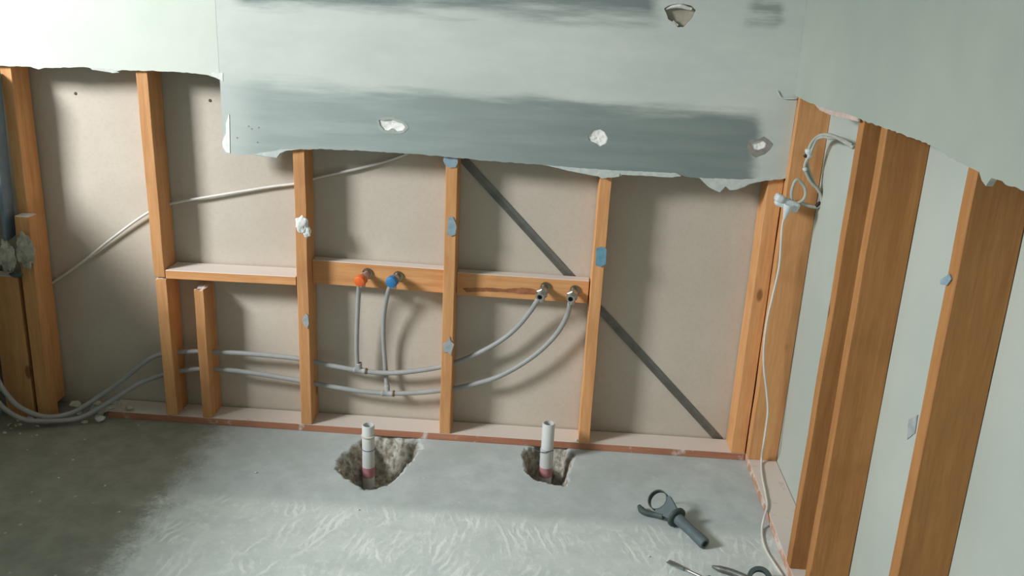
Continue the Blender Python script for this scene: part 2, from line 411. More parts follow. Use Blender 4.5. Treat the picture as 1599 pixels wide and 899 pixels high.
# ------------------------------------------------------------------ timber
def shape_beam(bm, seed, amp=.0012):
    for v in bm.verts:
        v.co += Vector((noise.noise(v.co*5+Vector((seed, 0, 0))), noise.noise(v.co*5+Vector((0, seed, 0))), 0))*amp
def stud(name, x0, z0, z1, label, y0=0., y1=D, w=W, lean=0., mat=None, top=None, ragged=0., cat='stud', seed=0, group=None, parent=None):
    """upright timber; lean shifts its top sideways"""
    bm = bmesh.new(); bmesh.ops.create_cube(bm, size=1)
    for v in bm.verts: v.co = Vector((x0+(v.co.x+.5)*w, y0+(v.co.y+.5)*(y1-y0), z0+(v.co.z+.5)*(z1-z0)))
    bmesh.ops.bevel(bm, geom=bm.edges[:], offset=.0015, segments=1, profile=.5, affect='EDGES')
    n = max(2, int((z1-z0)/.03))
    for i in range(1, n):
        zc = z0+(z1-z0)*i/n
        bmesh.ops.bisect_plane(bm, geom=bm.verts[:]+bm.edges[:]+bm.faces[:], plane_co=(0, 0, zc), plane_no=(0, 0, 1))
    if ragged:
        bmesh.ops.subdivide_edges(bm, edges=[e for e in bm.edges if all(v.co.z > z1-.012 for v in e.verts)], cuts=3, use_grid_fill=True)
    for v in bm.verts:
        t = (v.co.z-z0)/(z1-z0)
        if ragged and v.co.z > z1-.003: v.co.z += ragged*(noise.noise(v.co*70+Vector((seed, 1, 1)))*1.2-.3)
        v.co.x += lean*t + noise.noise(Vector((x0*9+seed, y0, v.co.z*6)))*.0018
        v.co.y += noise.noise(Vector((x0*5+seed, 3, v.co.z*5)))*.0006
    m = MB(); m.bm(bm, 0, 1); o = m.build(name, [mat or WZ, top or DX], parent)
    return tag(o, label, cat, group)
stud_labels = {}
zt = 1.30
stud('timber_stud', -.866, ZT, zt, 'tall pine stud in the dark left corner, behind the short doubled stub', y0=.0015, lean=.012, w=.034)
stud('timber_stud', -.448, .50, zt, 'pine stud rising from the left end of the white-dusted ledge noggin to the cream board', lean=-.004, seed=2)
stud('timber_stud', .000, ZT, zt, 'pine stud with white plaster lump, right of the ledge noggin', lean=.004, seed=3)
stud('timber_stud', .4532, ZT, zt, 'pine stud in the middle of the frame, between the two tap noggins, three glue patches', lean=.004, seed=4)
stud('timber_stud', .9025, ZT, zt, 'pine stud with one bright blue patch, right of the bare chrome water outlets', lean=.006, seed=5)
stud('timber_stud', 1.3905, ZT, zt, 'corner end stud of the back wall, right of the diagonal steel brace', seed=6, w=.0445)
stud('short_stud', -.446, ZT, .4965, 'reddish lower stud piece standing under the left end of the ledge noggin', ragged=.006, seed=7)
stud('short_stud', -.326, ZT, .470, 'short cut-off stud standing free beneath the ledge noggin with gap above it', ragged=.008, seed=8, w=.031)
stud('short_stud', -.852, .001, .683, 'short stub stud doubled against the tall corner stud at left, pale cut top', y0=-.045, y1=-.002, w=.044, seed=9, lean=.008)
stud('short_stud', -.955, .001, .49, 'leftmost stub stud in dark corner below the lump of torn plaster', y0=-.045, y1=-.002, w=.091, seed=10, lean=.004)
# right wall studs: 90 mm deep in x, 35 mm thick in y
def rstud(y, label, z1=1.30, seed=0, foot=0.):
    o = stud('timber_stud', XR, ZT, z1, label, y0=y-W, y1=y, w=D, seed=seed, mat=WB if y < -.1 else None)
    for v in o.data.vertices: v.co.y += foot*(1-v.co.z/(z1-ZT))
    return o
rstud(-.001, 'right wall corner stud whose broad face has a plug and cord hanging before it', seed=21)
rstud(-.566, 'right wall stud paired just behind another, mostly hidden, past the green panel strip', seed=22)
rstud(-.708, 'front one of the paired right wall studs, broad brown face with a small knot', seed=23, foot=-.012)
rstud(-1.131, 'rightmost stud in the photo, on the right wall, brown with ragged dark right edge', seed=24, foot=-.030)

# noggins
NY0, NY1 = .050, .0895
def noggin(x0, x1, z0, z1, y0, y1, label, mat, top, tilt=0.):
    bm = bmesh.new(); bmesh.ops.create_cube(bm, size=1)
    for v in bm.verts: v.co = Vector((x0+(v.co.x+.5)*(x1-x0), y0+(v.co.y+.5)*(y1-y0), z0+(v.co.z+.5)*(z1-z0)))
    bmesh.ops.bevel(bm, geom=bm.edges[:], offset=.0015, segments=1, profile=.5, affect='EDGES')
    for i in range(1, 14):
        xc = x0+(x1-x0)*i/14; bmesh.ops.bisect_plane(bm, geom=bm.verts[:]+bm.edges[:]+bm.faces[:], plane_co=(xc, 0, 0), plane_no=(1, 0, 0))
    for v in bm.verts:
        t = (v.co.x-x0)/(x1-x0); v.co.z += tilt*(t-.5)+noise.noise(Vector((v.co.x*7, z0*20, 0)))*.0012
    m = MB(); m.bm(bm, 0, 1); return tag(m.build('noggin', [mat, top]), label, 'noggin')
noggin(-.4115, -.0005, .4985, .527, .0, .088, 'thin noggin laid flat as a ledge, white plaster dust on top, left bay', WX, DXw, .004)
def znog(q0, q1): return (B(*q0, NY0).z, B(*q1, NY0).z)
za, zb = znog((490, 441), (490, 404)); zc, zd = znog((693, 459), (693, 422))
noggin(.0365, .4515, (za+zc)/2, (zb+zd)/2, NY0, NY1, 'deep noggin carrying the orange and blue capped water outlets', WX, DXw, (zd-zb)*.5)
ze, zf = znog((716, 461), (716, 424)); zg, zh = znog((924, 474), (924, 440))
ng = noggin(.4905, .9015, (ze+zg)/2, (zf+zh)/2, NY0, NY1, 'deep noggin with reddish split, carrying the two open chrome water outlets', WX, DXw, (zh-zf)*.5)

P = [B(u, v_, NY0-.0006) for u, v_ in [(722, 450), (760, 449), (790, 451), (815, 449), (834, 451), (843, 456), (834, 460), (812, 459), (790, 456), (755, 455), (728, 456)]]
slab('split_stain', [rough_line(P+[P[0]], .005, .0016, 51)[:-1]], 1, NY0-.0006, NY0+.0004, plain('reddish_split_stain', srgb(158, 104, 72), .8, var=.2, scale=30), None)
o = bpy.data.objects['split_stain']; o.parent = ng; o.location = o.location-ng.location

# bottom plates
m = MB()
x0p = F(172, 650).x
m.box((x0p, 0, 0), (XR-.001, D, ZT-.0005), 0, .002, 1)
bp = m.build('bottom_plate', [WXr, DX]); tag(bp, 'reddish timber bottom plate along the floor under the back wall studs', 'bottom plate')
m = MB(); m.box((XR, YF+.4, 0), (XR+D, D, ZT-.0005), 0, .002, 1)
bp = m.build('bottom_plate', [WYr, WYd]); tag(bp, 'pinkish dusty bottom plate running towards the viewer under the right wall studs', 'bottom plate')

# ------------------------------------------------------------------ plasterboard remains
def outline_hole(c_uv, pts_uv, seed): return rough_line([B(u, v_, -.01) for u, v_ in pts_uv]+[B(*pts_uv[0], -.01)], .004, .0012, seed)[:-1]
FY = -.0125
bot = [(357, 240), (372, 243), (395, 242), (415, 245), (432, 247), (437, 240), (446, 236), (470, 233), (520, 233), (580, 236), (640, 240), (700, 245), (760, 251), (830, 256), (880, 261), (930, 267), (1000, 270), (1058, 273), (1090, 278), (1130, 281), (1180, 282), (1228, 278)]
low = rough_line([B(u, v_, FY) for u, v_ in bot], .007, .0025, 3)
XG = -.199
low[0].x = XG
outer = low+[Vector((XR-.0005, FY, low[-1].z)), Vector((XR-.0005, FY, 2.35)), Vector((XG, FY, 2.35))]
h1 = [(592, 187), (594, 195), (600, 202), (606, 204), (612, 200), (620, 205), (630, 204), (634, 198), (628, 192), (620, 190), (612, 187), (602, 188)]
h2 = [(918, 213), (925, 203), (935, 201), (944, 206), (949, 216), (946, 224), (936, 229), (929, 223), (921, 220)]
h3 = [(1171, 224), (1180, 221), (1190, 219), (1196, 224), (1194, 230), (1184, 234), (1174, 231)]
h4 = [(1037, 13), (1044, 9), (1055, 6), (1068, 6), (1080, 9), (1087, 16), (1083, 26), (1073, 38), (1068, 42), (1058, 42), (1053, 36), (1043, 30), (1040, 20)]
holes = [outline_hole(None, h, i) for i, h in enumerate((h1, h2, h3, h4))]
gb = slab('plasterboard_sheet', [outer]+holes, 1, FY, -.0005, GREYB, None, GYPE)
tag(gb, 'large grey smeared plasterboard sheet with torn lower edge and several punched holes', 'plasterboard')
def crater(hole, depth, mat, seed, name='exposed_gypsum', sc=1.0, amp=.0018):
    c = Vector((sum(p.x for p in hole)/len(hole), 0, sum(p.z for p in hole)/len(hole)))
    bm = bmesh.new(); rings = 6; vs = []
    for k in range(rings+1):
        t = k/rings; row = []
        for p in hole:
            q = c+(Vector((p.x, 0, p.z))-c)*(1.04*(1-t)*sc+.001); q.y = FY+.002+depth*min(1, t*2.2)+noise.noise(q*160+Vector((seed, 0, 0)))*amp*min(1, t*3)
            row.append(bm.verts.new(q))
        vs.append(row)
    n = len(hole)
    for k in range(rings):
        for i in range(n): bm.faces.new((vs[k][i], vs[k][(i+1) % n], vs[k+1][(i+1) % n], vs[k+1][i]))
    bm.faces.new(vs[-1])
    r = bmesh.ops.extrude_face_region(bm, geom=bm.faces[:])
    for e in r['geom']:
        if isinstance(e, bmesh.types.BMVert): e.co.y += .0015
    bmesh.ops.recalc_face_normals(bm, faces=bm.faces)
    m = MB(); m.bm(bm); return m.build(name, mat, gb, smooth=True)
for h, s_ in zip(holes[:3], (1, 2, 3)): crater(h, .0025, GYPW, s_)
def patch(name, uvs, y0, y1, mat, parent=None, seed=0, amp=.0014, ax=1, flatfn=None):
    P = [B(u, v_, y0) if ax == 1 else SX(u, v_, y0) for u, v_ in uvs]
    return slab(name, [rough_line(P+[P[0]], .004, amp, seed)[:-1]], ax, y0, y1, mat, parent)
# paper torn round the holes
def ring_patch(uvs, hole, mat, seed):
    P = [B(u, v_, FY-.0008) for u, v_ in uvs]
    hh = [Vector((p.x, 0, p.z)) for p in hole]; c = sum(hh, Vector())/len(hh)
    hh = [c+(p-c)*1.02 for p in hh]
    return slab('torn_paper', [rough_line(P+[P[0]], .004, .001, seed)[:-1], hh], 1, FY-.0008, FY-.0001, mat, gb)
ring_patch([(1170, 218), (1184, 217), (1193, 213), (1201, 219), (1207, 225), (1202, 233), (1194, 240), (1180, 246), (1170, 240), (1166, 230)], holes[2], BROWNP, 5)
ring_patch([(588, 188), (596, 183), (612, 183), (624, 187), (635, 193), (638, 200), (630, 208), (612, 209), (600, 208), (592, 202)], holes[0], PAPER, 6)
P = [B(u, v_, .004) for u, v_ in [(1030, 2), (1095, 2), (1092, 30), (1076, 50), (1050, 50), (1034, 34)]]
slab('back_paper', [P], 1, .0015, .0035, plain('back_paper_brown', srgb(172, 166, 152), .9), gb)
# gypsum rim inside the true hole
mm = MB(); P = [B(u, v_, 0) for u, v_ in [(1039, 14), (1050, 10), (1062, 9), (1072, 12), (1080, 14)]]
mm.tube([Vector((p.x, -.006, p.z)) for p in P], .004, radii=[.003, .0055, .007, .005, .004]); P = [B(u, v_, 0) for u, v_ in [(1050, 33), (1054, 37), (1058, 40)]]
mm.tube([Vector((p.x, -.007, p.z)) for p in P], .004); mm.build('exposed_gypsum', GYP, gb, True)
# torn white paper and core along the lower edge
patch('torn_paper', [(852, 258), (900, 262), (960, 266), (1055, 270), (1064, 275), (1050, 277), (1000, 274), (972, 273), (966, 276), (938, 276), (915, 272), (885, 266)], FY-.0012, FY+.006, PAPERW, gb, 7)
patch('torn_core', [(1092, 277), (1135, 280), (1180, 279), (1228, 274), (1227, 279), (1195, 282), (1172, 287), (1150, 296), (1140, 297), (1133, 291), (1124, 300), (1114, 297), (1103, 289)], FY-.0022, FY+.007, PAPERW, gb, 8, .002)
patch('torn_core', [(358, 178), (359, 239), (353, 238), (348, 230), (347, 222), (350, 214), (353, 208), (353, 192)], FY-.0015, -.001, GYPW, gb, 9, .001)
patch('torn_paper', [(395, 241), (415, 244), (432, 246), (437, 239), (448, 235), (470, 233), (440, 233), (428, 236), (405, 239)], FY-.001, FY+.003, PAPERW, gb, 10, .001)
# joint where the cream board meets it, nicks
mm = MB()
for (u, v_) in [(388, 197), (393, 201), (404, 199), (370, 215), (402, 222)]:
    mm = MB(); c = B(u, v_, FY-.0003); mm.lathe(c, (0, -1, 0), [(0, .0022), (.0006, .0018), (.0007, 0)], seg=8)
    mm.build('nick_mark', BROWNP, gb)

# cream board, upper left
wb = [(-70, 101), (0, 103), (48, 104), (60, 108), (75, 106), (130, 105), (150, 107), (172, 112), (190, 110), (250, 111), (300, 114), (325, 117), (338, 121), (349, 126)]
low2 = rough_line([B(u, v_, FY) for u, v_ in wb], .007, .002, 11); low2[-1].x = XG-.0006
low2 = [p for p in low2 if p.x > -.893]
outer2 = [Vector((-.893, FY, low2[0].z))]+low2+[Vector((XG-.0006, FY, 2.35)), Vector((-.893, FY, 2.35))]
cb = slab('plasterboard_sheet', [outer2], 1, FY, -.0005, WHITEB, None, GYPE); tag(cb, 'bright cream painted plasterboard at upper left with torn straight lower edge', 'plasterboard')
patch('torn_paper', [(140, 105), (175, 108), (186, 113), (176, 114), (160, 111), (144, 109)], FY-.001, FY+.004, PAPERW, cb, 12, .001)
patch('torn_paper', [(330, 114), (348, 114), (348, 127), (340, 123), (332, 119)], FY-.001, FY+.004, GYP, cb, 13, .001)

# right wall board
rb = [(1245, 151), (1262, 160), (1300, 174), (1318, 178), (1345, 187), (1380, 200), (1440, 221), (1462, 230), (1478, 243), (1510, 259), (1529, 268), (1533, 280), (1539, 292), (1545, 281), (1549, 276), (1570, 287), (1599, 297), (1650, 315)]
RX = XR-.0105
low3 = rough_line([SX(u, v_, RX) for u, v_ in rb], .009, .003, 14); low3[0].y = FY-.0006
outer3 = low3+[Vector((RX, YF, low3[-1].z)), Vector((RX, YF, 2.35)), Vector((RX, FY-.0006, 2.35))]
rbo = slab('plasterboard_sheet', [outer3], 0, RX, XR-.0005, GREENB, None, GYPE); tag(rbo, 'pale green painted plasterboard above the right wall studs, ragged lower edge', 'plasterboard')
P = [SX(u, v_, RX-.001) for u, v_ in [(1272, 163), (1300, 173), (1318, 176), (1340, 184), (1340, 190), (1318, 184), (1300, 181), (1280, 172)]]
slab('torn_paper', [rough_line(P+[P[0]], .004, .001, 15)[:-1]], 0, RX-.001, RX+.003, plain('pink_torn_paper', srgb(196, 176, 166), .9), rbo)
# small bent metal angle at the corner of the boards
mm = MB(); a, b, c = B(1214, 142, FY-.002), B(1222, 153, FY-.002), B(1243, 154, FY-.004)
mm.tube([a, b, c], .0022, raw=False, seg=8); mm.build('loose_tape', PAPERW, gb)
mm = MB(); mm.tube([B(1247, 148, -.02), B(1240, 205, -.012), B(1231, 278, -.0135)], .0009, seg=6)
mm.build('edge_gap', DARK, gb)

# slate board strip on left wall, with torn plaster under it
zs0 = B(20, 375, -.03).z
sl = [Vector((-.872, -.053, zs0)), Vector((-.872, -.0025, zs0+.01)), Vector((-.852, -.0025, 1.10)), Vector((-.852, -.053, 1.10))]
v = [Vector(p) for p in sl]+[p-Vector((.010, 0, 0)) for p in sl]
o = mesh('plasterboard_sheet', v, [(0, 1, 2, 3), (7, 6, 5, 4), (0, 4, 5, 1), (1, 5, 6, 2), (2, 6, 7, 3), (3, 7, 4, 0)], SLATE)
tag(o, 'narrow slate blue strip of board at far left edge, above the torn plaster', 'plasterboard')

# ------------------------------------------------------------------ leftovers on the studs
def scrap(uvs, mat, label, seed, y=-.0008, name='paper_scrap', cat='paper scrap', th=.0022):
    return tag(patch(name, uvs, y-th, y, mat, None, seed), label, cat)
scrap([(693, 244), (714, 247), (715, 254), (711, 261), (702, 262), (695, 258), (692, 251)], BLUEP, 'blue-grey torn paper at the top of the middle stud, under the grey board', 31)
scrap([(700, 340), (707, 338), (711, 347), (713, 354), (711, 366), (704, 369), (698, 367), (699, 352)], BLUEP, 'blue-grey torn paper halfway up the middle stud', 32)
scrap([(692, 536), (698, 534), (702, 525), (704, 533), (709, 538), (706, 546), (704, 556), (699, 550), (692, 549)], GREYP, 'grey star-shaped torn paper low on the middle stud, near the pipes', 33)
scrap([(931, 388), (939, 385), (947, 388), (946, 412), (938, 417), (930, 414)], BLUEP2, 'bright blue torn paper on the stud right of the chrome outlets', 34)
scrap([(478, 489), (481, 493), (482, 505), (480, 513), (475, 508), (471, 499)], GREYP, 'pale leaf-shaped torn paper low on the stud left of the orange outlet', 35)
scrap([(936, 268), (956, 270), (968, 271), (966, 276), (955, 277), (950, 277), (940, 279), (932, 274)], PAPERW, 'pale torn scrap on top of the stud under the grey board edge', 36, y=-.014)
def rscrap(uvs, mat, label, seed):
    P = [SX(u, v_, XR-.0008) for u, v_ in uvs]
    return tag(slab('paper_scrap', [rough_line(P+[P[0]], .004, .001, seed)[:-1]], 0, XR-.0028, XR-.0008, mat), label, 'paper scrap')
rscrap([(1470, 436), (1484, 428), (1487, 436), (1480, 446), (1470, 444)], BLUEP, 'small grey-blue torn paper on the narrow edge of the rightmost stud', 37)
rscrap([(1420, 655), (1434, 648), (1430, 676), (1418, 686)], GREYP, 'pale grey paper on the rightmost stud edge, lower than the other scrap', 38)
# white crumpled lump on stud
pl = empty('plaster_lump', B(472, 366, -.002), 'white crumpled lump of plaster stuck halfway up the stud left of the orange outlet', 'plaster lump')
lump('core', B(471, 351, -.010), (.019, .0085, .026), GYP, 41, 4, .3, parent=pl, freq=1.7)
lump('flap', B(479, 362, -.009), (.013, .006, .018), GYP, 42, 3, .35, parent=pl, freq=1.7)
# lumps at far left
lump_l = tag(lump('plaster_lump', B(11, 400, -.068), (.026, .013, .046), GYPD, 43, 4, .40, freq=2.2), 'left one of two grey-white torn plaster lumps at the left frame edge', 'plaster lump')
lump_r = tag(lump('plaster_lump', B(40, 392, -.060), (.026, .014, .050), GYPD, 44, 4, .40, freq=2.2), 'right one of two grey-white torn plaster lumps below the slate blue strip', 'plaster lump')
tag(lump('dark_bracket', B(25, 429, -.062), (.020, .008, .009), DGREY, 45, 3, .2), 'dark green lump under the torn plaster at far left', 'bracket')

# ------------------------------------------------------------------ diagonal brace, screws
a, b = B(721, 246, .0925), B(1124, 688, .0925)
dv = (b-a).normalized(); pv = Vector((dv.z, 0, -dv.x))
if pv.z < 0: pv = -pv
m = MB(); hw = .0125
prof = [(-hw, .0912), (-hw*.15, .0932), (0, .0945), (hw, .0938), (hw, .0948), (0, .0952), (-hw*.2, .0945), (-hw, .0925)]
prof = [(-hw, .0908), (hw*.1, .0945), (hw, .0925), (hw, .0935), (hw*.1, .0953), (-hw, .0918)]
vv = []
for e in (a, b):
    for (p_, y_) in prof: q = e+pv*p_; q.y = y_; vv.append(q)
n = len(prof); ff = [(i, (i+1) % n, n+(i+1) % n, n+i) for i in range(n)]+[tuple(range(n)), tuple(reversed(range(n, 2*n)))]
tag(mesh('diagonal_brace', vv, ff, STEEL), 'grey metal diagonal brace sloping down right behind the studs', 'brace')
for (u, v_), lb in (((118, 146), 'tiny screw head in the back lining, upper left bay near the corner'), ((328, 157), 'tiny screw head in the back lining, left of the grey board edge')):
    m = MB(); m.lathe(B(u, v_, BY-.0002), (0, -1, 0), [(0, .005), (.0012, .0042), (.0014, .0015), (.0008, 0)], seg=14)
    tag(m.build('screw', SCREW, smooth=False), lb, 'screw')
m = MB(); m.lathe(B(901, 679, .01)*1.0, (0, -.3, 1), [(0, 0), (.001, .004), (.006, .003), (.008, 0)], seg=7)
for v in m.v: v.z += 0
o = m.build('plaster_chip', GYP); o.location.z = ZT+.0005; tag(o, 'tiny white chip on the bottom plate left of the blue-patched stud', 'plaster chip')

# ------------------------------------------------------------------ white cable in the wall
P = [B(*q) for q in [(62, 452, .091), (90, 436, .088), (130, 408, .085), (175, 372, .082), (228, 334, .078), (266, 318, .078), (340, 305, .082), (420, 292, .084), (465, 286, .084), (500, 276, .084), (560, 263, .084), (610, 249, .084), (655, 232, .084)]]
m = MB(); m.tube(P, .0042, seg=8)
tag(m.build('electrical_cable', CABLE, smooth=True), 'white cable slanting through the studs from lower left up behind the grey board', 'cable')

# ------------------------------------------------------------------ water pipes
YP = .045; PR = .0080
def pipe_pts(uv): return [B(*q) if len(q) == 3 else B(q[0], q[1], YP) for q in uv]
up1 = [(-30, 560, -.10), (-8, 585, -.11), (8, 612, -.115), (32, 636, -.11), (70, 650, -.085), (110, 645, -.05), (150, 622, -.01), (190, 594, .02), (232, 561, .038), (258, 552, .045), (285, 549), (330, 549), (400, 553), (468, 560), (500, 567), (530, 573), (560, 578), (600, 582), (640, 580), (690, 572), (730, 559), (775, 536), (805, 513), (828, 486, .035), (841, 466, .018)]
up2 = [(-30, 600, -.13), (-8, 620, -.135), (10, 640, -.13), (40, 655, -.115), (80, 657, -.09), (125, 652, -.06), (170, 628, -.02), (215, 600, .015), (250, 586, .038), (275, 580, .045), (310, 576), (350, 577), (400, 583), (468, 594), (510, 602), (560, 610), (605, 614), (650, 613), (690, 609), (730, 602), (780, 587), (830, 558), (865, 526), (884, 496, .035), (891, 470, .018)]
def water_pipe(uv, label, tee, riser, name='water_pipe'):
    P = pipe_pts(uv)
    for p in P: p.x = max(p.x, -.965-(.0 if uv is up1 else -.022))
    P = [P[0]+Vector((0, .01, .45)), P[0]+Vector((0, .004, .2))]+P
    root = empty(name, (P[5].x, P[5].y, 0), label, 'water pipe')
    m = MB(); m.tube(P, PR, seg=14); m.build('pipe_run', PIPE, root, True)
    R = [B(*q) for q in riser]; m = MB(); m.tube(R, .0072, seg=14); m.build('riser', PIPE, root, True)
    T = B(*tee, YP); e = [q for q in P]; k = min(range(len(e)), key=lambda i: (e[i]-T).length); d = (e[min(k+1, len(e)-1)]-e[k-1]).normalized()
    m = MB(); m.lathe(T-d*.020, d, [(0, .0085), (0, .0098), (.006, .0100), (.007, .0094), (.033, .0094), (.034, .0100), (.040, .0098), (.040, .0085)], seg=18)
    m.lathe(T, (R[-2]-R[-1]).normalized(), [(.005, .008), (.020, .0092), (.026, .0095), (.026, .0070)], seg=18)
    m.build('tee_joint', PIPE, root, True)
    m = MB(); m.lathe(T+d*.020, d, [(0, .0084), (0, .0106), (.003, .0106), (.003, .0084)], seg=18)
    m.build('crimp_ring', COPPER, root)
    return root
water_pipe(up1, 'upper grey water pipe through the studs, feeding orange outlet and left chrome outlet', (562, 578), [(561, 441, .010), (560, 458, .024), (558, 500, .036), (557, 540, .042), (558, 568, .045), (559, 576, YP)])
water_pipe(up2, 'lower grey water pipe through the studs, feeding blue outlet and right chrome outlet', (605, 614), [(612, 442, .010), (606, 456, .022), (600, 490, .042), (599, 530, .058), (602, 575, .0635), (604, 600, .058), (605, 613, YP)])

def outlet(root_uv, tip_uv, label, body, cap=None):
    A = B(*root_uv, NY0-.0006); T = B(*tip_uv, -.018); d = (T-A).normalized(); L = (T-A).length
    root = empty('water_outlet', A, label, 'water outlet')
    m = MB(); m.lathe(A, (0, -1, 0), [(0, 0), (0, .0165), (.004, .0165), (.005, .012), (.006, 0)], seg=24)
    m.build('wall_plate', BRASS, root)
    m = MB(); m.lathe(A, d, [(0, .0085), (L*.35, .0105), (L*.42, .0150), (L*.60, .0155), (L*.62, .012), (L*.62, 0)], seg=22)
    m.tube([A+d*L*.5, A+d*L*.62+Vector((0, 0, -.010)), A+d*L*.62+Vector((0, .0, -.026))], .0095, seg=14, raw=True)
    smooth_by_angle(m.build('elbow_body', body, root))
    m = MB(); m.lathe(A+d*L*.55, d, [(0, .0150), (L*.03, .0180), (L*.16, .0180), (L*.19, .0150)], seg=6)
    m.build('hex_nut', CHROME if cap is None else body, root)
    m = MB(); m.lathe(A+d*L*.72, d, [(0, 0), (0, .0125)]+[(L*.28*(i+.5*(j))/8, .0125+.0008*j) for i in range(8) for j in (0, 1)]+[(L*.28, .0125), (L*.28, .0078), (L*.10, .0076), (L*.10, 0)], seg=22)
    m.build('threaded_end', CHROME, root)
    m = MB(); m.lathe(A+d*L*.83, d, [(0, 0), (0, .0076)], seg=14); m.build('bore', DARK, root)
    if cap:
        m = MB(); m.lathe(A+d*L*.66, d, [(0, .0150), (.004, .0178), (L*.22, .0180), (L*.34, .0165), (L*.38, .012), (L*.39, 0)], seg=22)
        o = smooth_by_angle(m.build('cap', cap, root)); o['label'] = 'bright coloured cap'
    return root
outlet((574, 426), (561, 440), 'water outlet with bright orange cap on the middle-left noggin', PINKT, ORANGE)
outlet((622, 431), (610, 441), 'water outlet with blue cap on the middle-left noggin', CHROME, BLUET)
outlet((852, 448), (843, 464), 'left one of two open chrome water outlets on the right noggin', CHROME)
outlet((898, 453), (891, 467), 'right one of two open chrome water outlets, next to the blue-patched stud', CHROME)

# ------------------------------------------------------------------ waste pipes in the pits
def waste(u, vtop, vbot, y, label, collar, rad=.0195, lean=.0):
    T = B(u, vtop, y); Pb = B(u, vbot, y); h = T.z; base = -.135
    root = empty('waste_pipe', (T.x, y, base), label, 'waste pipe')
    def zof(v_): return B(u, v_, y).z
    pen = zof(B_pen[0] if collar else B_pen[1])
    c = (T.x, y, 0)
    m = MB(); ro = rad; ri = rad*.80
    m.lathe(c, (0, 0, 1), [(base, ri), (base, ro), (h-.002, ro), (h, ro-.001), (h, ri), (base, ri)], seg=32)
    o = smooth_by_angle(m.build('tube', PVC, root))
    m = MB(); z1 = zof(727 if collar else 724); z0 = zof(742 if collar else 742)
    m.lathe(c, (0, 0, 1), [(z0, ro), (z0, ro+.0005), (z1, ro+.0005), (z1, ro)], seg=32); m.build('primer_band', PRIMER, root, False)
    m = MB(); m.lathe(c, (0, 0, 1), [(pen-.0012, ro), (pen-.0012, ro+.0006), (pen+.0012, ro+.0006), (pen+.0012, ro)], seg=32); m.build('pen_line', PENM, root)
    if collar:
        zc = zof(679); m = MB()
        m.lathe(c, (0, 0, 1), [(zc-.004, ro), (zc-.003, ro+.0022), (zc, ro+.0035), (zc+.002, ro+.0028), (zc+.003, ro)], seg=32)
        for i, v in enumerate(m.v): v.z += noise.noise(v*60)*.003
        smooth_by_angle(m.build('broken_rim', PVCO, root))
    else:
        m = MB(); zc = zof(700); m.lathe(c, (0, 0, 1), [(zc-.062, ro), (zc-.062, ro+.0016), (zc, ro+.0016), (zc+.001, ro)], seg=32)
        m.build('sleeve', PVC, root)
        m = MB(); a_ = B(801, 699, y); b_ = B(866, 699, y)
        m.tube([Vector((T.x-.052, y+.01, zc-.006)), Vector((T.x-.02, y-.022, zc-.002)), Vector((T.x, y-ro-.003, zc)), Vector((T.x+.021, y-.012, zc+.001))], .0012, seg=6); m.build('tie_wire', DGREY, root, True)
    return root
B_pen = (700, 700)
waste(575, 663, 760, -.105, 'white waste pipe with rough broken rim in the left floor pit', True)
waste(857, 660, 752, -.075, 'white waste pipe with clean open top in the right floor pit', False)

# ------------------------------------------------------------------ rubble
def chunk(p, s, seed, label, group, mat, flat=.7):
    bm = bmesh.new(); r = random.Random(seed)
    for i in range(14):
        q = Vector((r.gauss(0, 1), r.gauss(0, 1), r.gauss(0, 1))).normalized()
        bm.verts.new(Vector((q.x*s*r.uniform(.8, 1.3), q.y*s*r.uniform(.7, 1), q.z*s*flat)))
    bmesh.ops.convex_hull(bm, input=bm.verts[:]); bmesh.ops.delete(bm, geom=[v for v in bm.verts if not v.link_faces], context='VERTS')
    bmesh.ops.bevel(bm, geom=bm.edges[:], offset=s*.08, segments=1, profile=.5, affect='EDGES')
    zmin = min(v.co.z for v in bm.verts)
    for v in bm.verts: v.co += Vector((p.x, p.y, p.z-zmin))
    m = MB(); m.bm(bm); return tag(m.build('plaster_chunk', mat), label, 'rubble', group)
GYD = plain('dusty_rubble', srgb(204, 200, 186), .95, var=.15, scale=60, bump=.002)
rr = random.Random(8)
piles = [((62, 642), .022, 'largest pale rubble chunk at the foot of the left corner stubs'), ((76, 638), .017, 'second rubble chunk, touching the largest one at the stub foot'),
         ((92, 641), .017, 'rubble chunk between the stub foot and the grey pipes, rightmost of four'), ((46, 648), .014, 'rubble chunk left of the largest one, behind the pipes')]
for i, ((u, v_), s, lb) in enumerate(piles): chunk(Vector((B(u, 640).x, -.066, .001)), s*.8, 60+i, lb, 'rubble at the corner stud feet', GYD)
for i in range(16):
    q = Vector((rr.uniform(-.785, -.625), rr.uniform(.005, .078), .001 if i < 11 else .016)); chunk(q, rr.uniform(.010, .020), 80+i, 'small plaster crumb heaped behind the grey pipes in the left corner', 'crumbs behind the pipes', GYD)
for i in range(10):
    u = rr.uniform(2, 60); v_ = rr.uniform(662, 684); chunk(F(u, v_, .001), rr.uniform(.003, .008), 120+i, 'dirty crumb on the floor before the pipes at far left', 'crumbs at the left floor edge', GYD)
chunk(F(157, 658, .001), .017, 140, 'white triangular plaster chip lying right of the pipes bend', None, GYP, 1.)
chunk(F(133, 660, .001), .013, 141, 'grey flat chunk in front of the pipes, left of the white chip', None, GYD, .4)
chunk(F(200, 640, .026), .017, 142, 'grey chunk on the end of the bottom plate beyond the pipes', None, GYD, .6)
for i in range(5):
    u = 290+i*16; chunk(B(u, 640, .05)*1.0-Vector((0, 0, B(u, 640, .05).z-ZT)), rr.uniform(.003, .007), 150+i, 'tiny crumb on the bottom plate around the two short studs', 'crumbs on the bottom plate', GYP)
